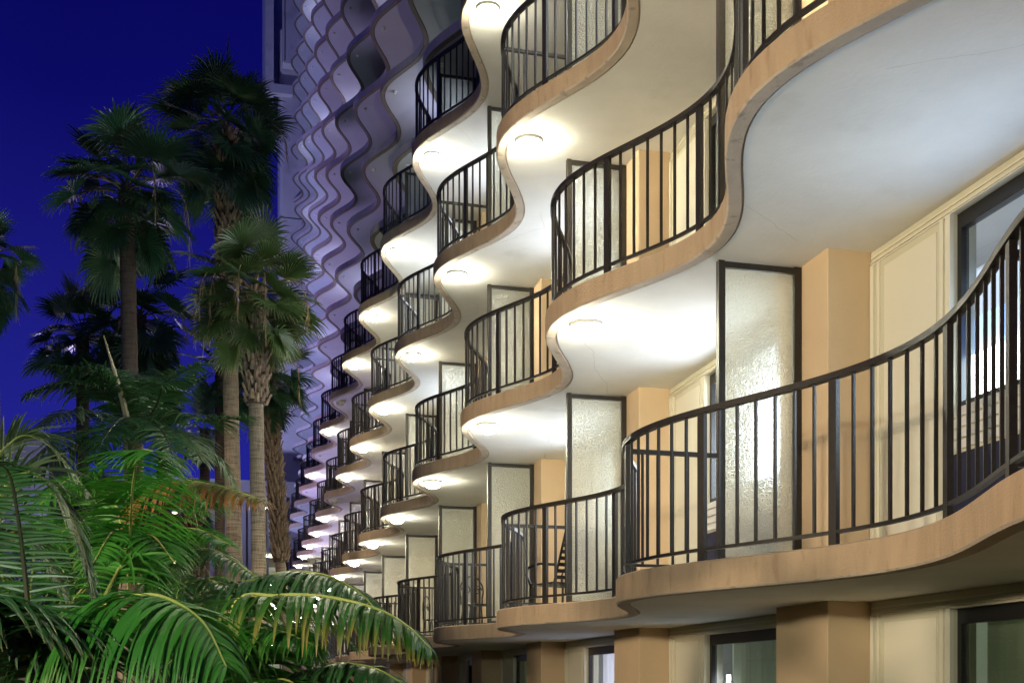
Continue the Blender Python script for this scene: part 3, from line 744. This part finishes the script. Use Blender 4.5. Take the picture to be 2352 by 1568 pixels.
def fan_palm(u, v, z, R, label, trunk_r=.18, boot_to=None, nfr=34, near=False, trunk_u=None, seed=1, strands=6, tm='trunk', lean=None, group='fan palms', low=True):
    rng = random.Random(seed); top = at(u, v, z); base = at(trunk_u if trunk_u is not None else u, 1573, z); base.z = 0
    t = empty('fan_palm', base); tag(t, label, 'palm tree', group)
    H = top.z; mb = MB(); N_ = 22; pts = []; rads = []
    tl = top - base
    for i in range(N_ + 1):
        f = i / N_; pts.append(Vector((tl.x * f ** 1.3, tl.y * f ** 1.3, H * f))); rads.append(trunk_r * (1.08 - .10 * min(1, f * 2.2)) * (1 + .02 * sin(i * 2.1)))
    mb.tube(pts, rads, 16); mb.obj('trunk', M[tm], t, smooth=True)
    if boot_to is not None:
        zz0 = CAMZ + (1573 - boot_to) * z / 2600.0
        bm_ = MB(); steps = max(3, int((H - zz0) / .5))
        cp = []
        core = MB()
        for j in range(steps):
            za, zb_ = zz0 + (H - zz0) * j / steps, zz0 + (H - zz0) * (j + 1) / steps
            f = (za / H) ** 1.3; boots(bm_, Vector((tl.x * f, tl.y * f, 0)), za, zb_, trunk_r * 1.35, rng)
            cp.append(Vector((tl.x * f, tl.y * f, za)))
        cp.append(Vector((tl.x, tl.y, H - .1)))
        core.tube(cp, trunk_r * 1.22, 12); 
        bo = bm_.obj('leaf_bases', M['boot'], t); core.obj('fibre_core', M['boot_core'], bo)
    els = [84, 62, 62, 62, 62] + [42] * 5 + [22] * 6 + [4] * 5 + [-16] * 5 + ([-38] * 5 + [-58] * 2 if low else [-38] * 2)
    if nfr > 40: els = [84] + [e_ for e_ in els if e_ > -50] + [62] * 2 + [42] * 3 + [22] * 2 + [4] * 2
    crown = empty('crown', (tl.x, tl.y, H)); crown.parent = t
    az = rng.uniform(0, 6)
    for i in range(len(els) if nfr > 40 else min(nfr, len(els))):
        el = els[int(i * len(els) / (len(els) if nfr > 40 else min(nfr, len(els))))]
        d = PROTO[('fan_near' if near else 'fan', el, rng.randrange(2))]
        o = link('frond', d, crown); az += 2.399 + rng.uniform(-.25, .25)
        o.rotation_euler = (rng.uniform(-.28, .28), rng.uniform(-.22, .22), az); s_ = R / 1.45 * rng.uniform(.82, 1.12); o.scale = (s_, s_, s_)
        o.location = (0, 0, -(62 - el) * .004)
    for i in range(strands):
        a = rng.uniform(0, 2 * pi); s_ = MB(); L = rng.uniform(.6, 1.0) * R
        p = [Vector((0, 0, 0)), Vector((cos(a) * L * .6, sin(a) * L * .6, .25)), Vector((cos(a) * L * .85, sin(a) * L * .85, -.1)), Vector((cos(a) * L * .9, sin(a) * L * .9, -rng.uniform(.6, 1.5)))]
        pp = bez(p, 14)
        s_.tube(pp, [.009] * 10 + [.011, .013, .011, .009, .004], 4)
        for j in range(9):
            q = pp[9 + j % 5] + Vector((rng.uniform(-.03, .03), rng.uniform(-.03, .03), 0)); s_.tube([q, q + Vector((rng.uniform(-.08, .08), rng.uniform(-.08, .08), -.3))], [.008, .003], 3)
        s_.obj('flower_stalk', M['stalk'], crown)
    return t
fan_palm(515, 300, 27.5, 1.72, 'tallest fan palm, thick shaggy trunk below a dense round crown, beside the hotel end', .19, 800, 41, seed=3, trunk_u=545, strands=4)
fan_palm(290, 430, 24.0, 1.62, 'fan palm with a slim bare dark trunk standing alone against the sky', .165, None, 41, seed=8, tm='trunk_d', trunk_u=312, strands=4)
fan_palm(583, 665, 23.5, 1.40, 'yellow-green fan palm with pale lit trunk and ragged leaf bases, in front of the hotel', .158, 930, 41, near=True, seed=5, trunk_u=600, strands=8)
fan_palm(608, 850, 31.0, 1.45, 'dark fan palm with leaf-base-covered trunk, just behind the pale lit trunk', .15, 1290, 36, seed=11, trunk_u=668, strands=3)
fan_palm(190, 765, 36.0, 1.75, 'dark drooping fan palm, left one of the pair behind the slim bare trunk', .2, None, 38, seed=14, tm='trunk_d', strands=3)
fan_palm(322, 725, 35.0, 1.9, 'dark drooping fan palm half hidden behind the slim bare trunk', .2, None, 36, seed=17, tm='trunk_d', trunk_u=292, strands=2)
fan_palm(372, 885, 40.0, 1.1, 'small far fan palm just right of the slim bare trunk', .18, None, 26, seed=19, tm='trunk_d', strands=1)
fan_palm(-28, 592, 24.0, 1.0, 'fan palm cut off by the left edge of the view', .16, None, 36, seed=23, tm='trunk_d', trunk_u=0, strands=4)
fan_palm(470, 985, 44.0, 1.1, 'small dark fan palm far off, between the feather palm and the tall trunks', .2, None, 26, seed=29, tm='trunk_d', strands=0)
fan_palm(446, 1165, 40.0, 1.0, 'short fan palm with rough trunk before the low wing', .26, 1330, 22, seed=31, strands=0)
fan_palm(505, 845, 34, 1.1, 'small dark fan palm crown peeping out left of the smooth ringed trunk', .15, None, 22, seed=37, strands=1, tm='trunk_d')

# feather palms -------------------------------------------------
def feather(pts, L, n, m_, rng, side=None, droop=.5, fwd=.45, wd=.022, rib='rachis', r0=.014, start=.12, lift=.15, jit=.12, blades=(1, -1)):
    """one feather frond through pts with leaflets both sides"""
    mb = MB(); P = bez(pts, 40); N_ = len(P)
    mb.tube(P, [r0 * (1 - .8 * i / (N_ - 1)) for i in range(N_)], 5, 1)
    for sg in blades:
        for j in range(n):
            f = start + (1 - start) * (j + .5 + rng.uniform(-.2, .2)) / n; x = f * (N_ - 1); k = min(int(x), N_ - 2)
            p = P[k].lerp(P[k + 1], x - k); T = (P[k + 1] - P[k]).normalized()
            S = side.copy() if side else T.cross(Vector((0, 0, 1)))
            S = S - T * S.dot(T)
            if S.length < .05: S = Vector((1, 0, 0))
            S.normalize(); U = S.cross(T); 
            if U.z < 0 and not side: U = -U
            ff = fwd + .6 * max(0, f - .6)
            q = (T * ff + S * sg + U * lift + Vector([rng.gauss(0, jit) for _ in range(3)])).normalized()
            g = (f - start) / (1 - start)
            LL = L * (.55 + .45 * sin(pi * min(1, g * 1.15 + .12))) * (1 if g < .8 else 1 - (g - .8) * 2.6) * rng.uniform(.88, 1.08)
            wv = q.cross(U)
            if wv.length < .1: wv = q.cross(S)
            wv.normalize(); ns = 7; prev = None; c = p.copy(); dr = droop * rng.uniform(.7, 1.35); nn = U
            for i in range(ns + 1):
                t = i / ns; w_ = wd * (min(1, .35 + t * 3.2)) * (1 - t ** 2.2) + .0008
                a_, b_, d_ = mb.vert(c - wv * w_, t), mb.vert(c - nn * w_ * .35, t), mb.vert(c + wv * w_, t)
                if prev: mb.face([prev[0], prev[1], b_, a_], 0); mb.face([prev[1], prev[2], d_, b_], 0)
                prev = (a_, b_, d_)
                q = (q + Vector((0, 0, -1)) * dr * (.16 + .25 * t)).normalized(); c = c + q * LL / ns
    return mb.mesh('frond', [M[m_], M[rib]], False)
def fpalm(name_label, base, trunk_r, H, group=None):
    t = empty('feather_palm', (base[0], base[1], 0)); tag(t, name_label, 'palm tree', group or 'feather palms')
    mb = MB(); mb.tube([Vector((0, 0, H * i / 8)) for i in range(9)], [trunk_r * (1.2 - .3 * i / 8) for i in range(9)], 14)
    mb.obj('trunk', M['trunk'], t, smooth=True)
    return t, Vector((base[0], base[1], 0))
def addf(t, O, mesh, label=None):
    o = link('frond', mesh, t); o.matrix_parent_inverse = Matrix.Translation(-O)
    if label: o['label'] = label
    return o
rng = random.Random(5)
def A(l, z): return [at(p[0], p[1], p[2] if len(p) > 2 else z) for p in l]
# K1 the tall one in the middle distance
c1 = at(312, 1010, 15.0); t1, O1 = fpalm('tall dark feather palm with arching fronds rising before the bare trunk', c1, .11, c1.z - .05)
Z = 15.0
for pts, L, m_ in (
    ([(308, 1000), (250, 905, 14.6), (150, 880, 14.2), (58, 905, 14)], .62, 'kentia'),
    ([(308, 1000), (265, 900, 14.7), (205, 850, 14.5), (112, 838, 14.2)], .60, 'kentia'),
    ([(310, 1000), (290, 890, 15.4), (250, 845, 15.8), (215, 850, 16)], .55, 'kentia'),
    ([(314, 1000), (345, 915, 15), (390, 870, 14.6), (468, 832, 14.4)], .62, 'kentia'),
    ([(314, 1000), (355, 940, 14.4), (372, 885, 14), (352, 880, 13.6)], .5, 'kentia'),
    ([(316, 1005), (400, 950, 14.2), (480, 965, 13.8), (572, 955, 13.5)], .62, 'kentia'),
    ([(316, 1005), (370, 985, 13.8), (425, 1000, 13.2), (465, 1060, 12.9)], .60, 'kentia_p'),
    ([(306, 1005), (240, 960, 13.8), (160, 945, 13.2), (80, 985, 12.8)], .62, 'kentia_p'),
    ([(306, 1005), (235, 985, 13.8), (150, 1000, 13), (70, 1060, 12.7)], .60, 'kentia'),
    ([(310, 1010), (290, 960, 13.5), (250, 990, 12.8), (215, 1060, 12.5)], .60, 'kentia'),
    ([(316, 1010), (350, 975, 13.4), (385, 1010, 12.8), (405, 1090, 12.5)], .58, 'kentia'),
    ([(310, 1005), (325, 900, 16), (310, 860, 17), (330, 900, 18)], .55, 'kentia'),
    ([(310, 1010), (200, 1010, 15), (110, 1060, 15), (20, 1120, 15)], .6, 'kentia'),
    ([(310, 1010), (420, 1010, 15), (500, 1050, 15), (545, 1130, 15)], .6, 'kentia')):
    addf(t1, O1, feather(A(pts, Z), L, 44, m_, rng, droop=.5, wd=.020, r0=.02, rib='rachis_d'))
sp = MB(); sp.tube(A([(300, 1000), (283, 925), (262, 850), (238, 770)], 14.6), [.045, .04, .025, .006], 6); o = sp.obj('spear_leaf', M['spear'] if 'spear' in M else M.setdefault('spear', mat('new_leaf', (.36, .33, .2), .6)), t1); o.matrix_parent_inverse = Matrix.Translation(-O1)
# K2 bright one
c2 = at(300, 1300, 8.0); t2, O2 = fpalm('bright green feather palm in the left half, one frond with an orange tip', c2, .09, c2.z - .02)
for pts, L, m_, kw in (
    ([(292, 1450, 7.2), (298, 1260, 6.7), (303, 1140, 6.3), (311, 1075, 6.0), (322, 1034, 5.8), (352, 1036, 5.6)], .50, 'kentia_b', dict(side=Vector((1, -.15, 0)), droop=.42, fwd=.30, n=58, wd=.0115, r0=.011, jit=.07)),
    ([(310, 1320, 8), (340, 1180, 7.8), (400, 1110, 7.2), (500, 1115, 6.8), (604, 1148, 6.4)], .36, 'kentia_o', dict(droop=1.3, n=66, wd=.012)),
    ([(305, 1320, 8), (340, 1180, 7.8), (375, 1115, 7.5), (430, 1110, 7.2), (485, 1160, 7.0)], .55, 'kentia_b', dict(droop=.5, n=46, wd=.018)),
    ([(300, 1320, 8), (270, 1170, 7.9), (230, 1110, 7.7), (160, 1100, 7.5), (90, 1160, 7.3)], .50, 'kentia_b', dict(droop=.5, n=44, wd=.018)),
    ([(310, 1320, 8), (370, 1280, 7.4), (440, 1264, 7.0), (500, 1266, 6.7), (590, 1325, 6.4)], .30, 'kentia', dict(droop=.9, n=46, wd=.014)),
    ([(310, 1330, 8), (380, 1230, 7.6), (450, 1215, 7.3), (530, 1250, 7.0)], .36, 'kentia_b', dict(droop=.7, n=44, wd=.015)),
    ([(300, 1330, 8), (240, 1230, 7.5), (180, 1200, 7.1), (110, 1250, 6.8)], .45, 'kentia_b', dict(droop=.6, n=44, wd=.016)),
    ([(305, 1330, 8), (320, 1250, 7.2), (350, 1230, 6.6), (400, 1290, 6.2)], .45, 'kentia_b', dict(droop=.6, n=40, wd=.016)),
    ([(305, 1330, 8), (290, 1240, 7.2), (260, 1220, 6.6), (215, 1290, 6.2)], .45, 'kentia_b', dict(droop=.6, n=40, wd=.016)),
    ([(310, 1340, 8), (400, 1340, 7.6), (480, 1330, 7.2), (560, 1380, 7)], .34, 'kentia', dict(droop=.8, n=44, wd=.014))):
    n_ = kw.pop('n'); addf(t2, O2, feather(A(pts, 8), L, n_, m_, rng, **kw), 'frond with leaflets dried orange' if m_ == 'kentia_o' else None)
# K3 foreground plants
c3 = at(120, 1650, 4.4); t3, O3 = fpalm('big near feather palm whose arching frond fills the lower left', c3, .07, c3.z - .02)
for pts, L, m_, kw in (
    ([(120, 1640, 4.4), (164, 1440, 4.3), (256, 1386, 4.2), (345, 1366, 4.1), (420, 1392, 4.0), (475, 1440, 3.95), (520, 1530, 3.9)], .60, 'kentia_b', dict(droop=1.25, n=84, wd=.0125, lift=.05, fwd=.25)),
    ([(110, 1650, 4.4), (75, 1480, 4.3), (55, 1300, 4.2), (40, 1180, 4.1), (20, 1086, 4.0), (-20, 1050, 3.9)], .21, 'kentia', dict(side=Vector((1, -.1, 0)), droop=.15, n=44, wd=.008, rib='rachis_d', lift=.0, fwd=.15)),
    ([(-60, 1600, 5.2), (-30, 1250, 5.2), (30, 1095, 5.2), (110, 1110, 5.2), (180, 1230, 5.2), (225, 1400, 5.2)], .34, 'kentia_p', dict(droop=.35, n=40, wd=.014, fwd=1.3, jit=.08)),
    ([(-60, 1600, 6.2), (-40, 1150, 6.2), (30, 1010, 6.2), (110, 1020, 6.2), (200, 1130, 6.2)], .36, 'kentia_p', dict(droop=.35, n=40, wd=.014, fwd=1.1, jit=.08)),
    ([(-80, 1600, 5.0), (-60, 1330, 5.0), (0, 1230, 5.0), (80, 1250, 5.0), (150, 1360, 5.0)], .30, 'kentia_p', dict(droop=.4, n=36, wd=.013, fwd=1.1)),
    ([(110, 1650, 4.4), (30, 1450, 4.0), (-40, 1380, 3.8), (-120, 1400, 3.6)], .5, 'kentia', dict(droop=.8, n=40, wd=.018)),
    ([(110, 1650, 4.4), (60, 1480, 4.2), (10, 1420, 4.0), (-60, 1430, 3.9)], .45, 'kentia_p', dict(droop=.8, n=40, wd=.018)),
    ([(120, 1650, 4.4), (130, 1500, 4.1), (110, 1440, 3.9), (60, 1440, 3.7)], .45, 'kentia', dict(droop=.8, n=40, wd=.018)),
    ([(130, 1650, 4.6), (260, 1440, 5.4), (340, 1400, 5.8), (420, 1440, 6.0)], .45, 'kentia', dict(droop=.7, n=40, wd=.016)),
    ([(120, 1650, 4.6), (250, 1350, 5.8), (300, 1290, 6.0), (380, 1330, 6.2)], .40, 'kentia_b', dict(droop=.7, n=40, wd=.015))):
    n_ = kw.pop('n'); addf(t3, O3, feather(A(pts, 4.4), L, n_, m_, rng, **kw))
c4 = at(560, 1700, 5.4); t4, O4 = fpalm('near feather palm whose yellow-tipped fronds reach across the lower balconies', c4, .07, c4.z - .02)
for pts, L, m_, kw in (
    ([(545, 1680, 5.6), (520, 1385, 5.5), (605, 1328, 5.4), (680, 1313, 5.3), (760, 1325, 5.2), (830, 1365, 5.1), (880, 1420, 5.0)], .40, 'kentia', dict(droop=.85, n=56, wd=.0135, lift=.05)),
    ([(550, 1680, 5.4), (535, 1400, 5.2), (640, 1368, 5.0), (760, 1372, 4.9), (870, 1400, 4.8), (940, 1440, 4.75), (990, 1490, 4.7)], .36, 'kentia_y', dict(droop=1.15, n=60, wd=.014, lift=.0)),
    ([(560, 1700, 5.4), (660, 1570, 5.2), (730, 1532, 5.1), (800, 1524, 5.0), (870, 1538, 4.9), (950, 1585, 4.8)], .34, 'kentia', dict(droop=.8, n=54, wd=.0135, lift=.05)),
    ([(550, 1700, 5.4), (560, 1560, 5.2), (590, 1480, 5.1), (640, 1450, 5.0), (720, 1480, 4.9)], .42, 'kentia_b', dict(droop=.8, n=44, wd=.015)),
    ([(550, 1700, 5.4), (540, 1560, 5.2), (500, 1490, 5.1), (440, 1480, 5.0), (380, 1530, 4.9)], .42, 'kentia', dict(droop=.8, n=44, wd=.015)),
    ([(560, 1700, 5.4), (600, 1600, 5.0), (650, 1560, 4.8), (720, 1600, 4.6)], .42, 'kentia_b', dict(droop=.8, n=44, wd=.015)),
    ([(550, 1700, 5.6), (570, 1480, 5.9), (620, 1440, 6.1), (700, 1470, 6.3), (760, 1540, 6.4)], .38, 'kentia', dict(droop=.8, n=44, wd=.014))):
    n_ = kw.pop('n'); addf(t4, O4, feather(A(pts, 5.4), L, n_, m_, rng, **kw), 'frond with yellow dry leaflet tips' if m_ == 'kentia_y' else None)
# low shrubbery closing the planting behind the near palms
for i, (u, v, z, lab) in enumerate(((60, 1470, 11, 'low feather palm clump at the far left of the planting'), (240, 1480, 12, 'low feather palm clump behind the bright green palm'),
                              (430, 1520, 13, 'low feather palm clump left of the tall ringed trunks'), (150, 1390, 14, 'low feather palm clump beneath the tall dark feather palm'))):
    c = at(u, v + 60, z); t, O = fpalm(lab, c, .08, c.z, 'low feather palms')
    r2 = random.Random(i + 50)
    for j in range(11):
        a = j * 2 * pi / 11 + r2.uniform(-.2, .2); el = r2.uniform(.5, 1.35); R_ = r2.uniform(1.1, 1.7)
        dv = Vector((cos(a) * cos(el), sin(a) * cos(el), sin(el)))
        p0 = Vector((c.x, c.y, c.z)); p1 = p0 + dv * R_ * .55; p2 = p0 + dv * R_ + Vector((cos(a), sin(a), 0)) * .25; p3 = p2 + Vector((cos(a) * .5, sin(a) * .5, -.35))
        addf(t, O, feather([p0, p1, p2, p3], .42, 30, r2.choice(['kentia', 'kentia', 'kentia_b']), r2, droop=.6, wd=.018))

# ------------------------------------------------------------------ unseen floodlights added to brighten the tower and palms
def flood(loc, aim, power, col, size, label, spot=60, hgt=0.35):
    t = empty('added_floodlight', loc); tag(t, label, 'floodlight', 'unseen added floodlights')
    h = MB(); h.box(-.12, .12, -.06, .06, hgt - .08, hgt + .08); h.obj('housing', M['black'], t)
    s_ = MB(); s_.tube([(0, 0, 0), (0, 0, hgt - .08)], .015); s_.obj('stake', M['black'], t)
    ld = bpy.data.lights.new('floodlight_beam', 'SPOT'); ld.energy = power; ld.color = col; ld.spot_size = radians(spot); ld.spot_blend = .8; ld.shadow_soft_size = size
    lo = link('floodlight_beam', ld, t); lo.location = (0, 0, hgt + .12)
    d = Vector(aim) - (Vector(loc) + Vector((0, 0, hgt + .12))); lo.rotation_euler = d.to_track_quat('-Z', 'Y').to_euler()
LAV = (0.44, 0.46, 1.0)
flood((-12, 54, 0), (3.6, 67, 25), 19000, LAV, .8, 'unseen floodlight added deep in the courtyard to brighten the tower end', 70)
flood((-6.5, 55, 0), (4.4, 38, 21), 8500, (0.60, 0.50, 1.0), .8, 'unseen floodlight added in mid courtyard to brighten the tower', 95)
pp_ = at(560, 1573, 22); flood((pp_.x, pp_.y, 0), tuple(at(585, 760, 26)), 750, (1.0, .88, .6), .1, 'unseen floodlight added at the foot of the pale lit trunk', 60)
pp_ = at(300, 1573, 18); flood((pp_.x, pp_.y, 0), tuple(at(330, 420, 25)), 600, (.6, .95, .9), .1, 'unseen floodlight added beneath the slim bare palm', 70)
def added_pole_light(x, y, h, aim, power, col, spot, label):  # unseen pole lamps added to brighten the facade and near palms
    t = empty('added_pole_light', (x, y, 0)); tag(t, label, 'pole light', 'unseen added pole lights')
    p = MB(); p.lathe([(.09, 0), (.09, .05), (.04, .12), (.035, h - .1), (.02, h - .05)], 16); p.obj('pole', M['black'], t)
    gl = MB(); gl.box(-.16, .16, -.10, .10, h - .05, h + .14); gl.obj('lamp_head', M['black'], t)
    ld = bpy.data.lights.new('lamp_beam', 'SPOT'); ld.energy = power; ld.color = col; ld.shadow_soft_size = .4 if x < -5 else .12; ld.spot_size = radians(spot); ld.spot_blend = .5
    d = (Vector(aim) - Vector((x, y, h))).normalized()
    lo = link('lamp_beam', ld, t); lo.location = Vector((0, 0, h + .05)) + d * .3; lo.rotation_euler = d.to_track_quat('-Z', 'Y').to_euler()
added_pole_light(-9, 4, 3.3, (4.5, 9, 2.8), 2900, (1.0, .80, .56), 64, 'unseen pole lamp added left of the near palms')
added_pole_light(-9.5, 22, 4.2, (4.5, 34, 2.5), 1900, (1.0, .82, .60), 60, 'unseen pole lamp added farther down the courtyard')
added_pole_light(-2.6, -.8, 2.9, tuple(at(330, 1250, 6.5)), 640, (.94, 1.0, .78), 75, 'short unseen pole lamp added closest to the near palms')
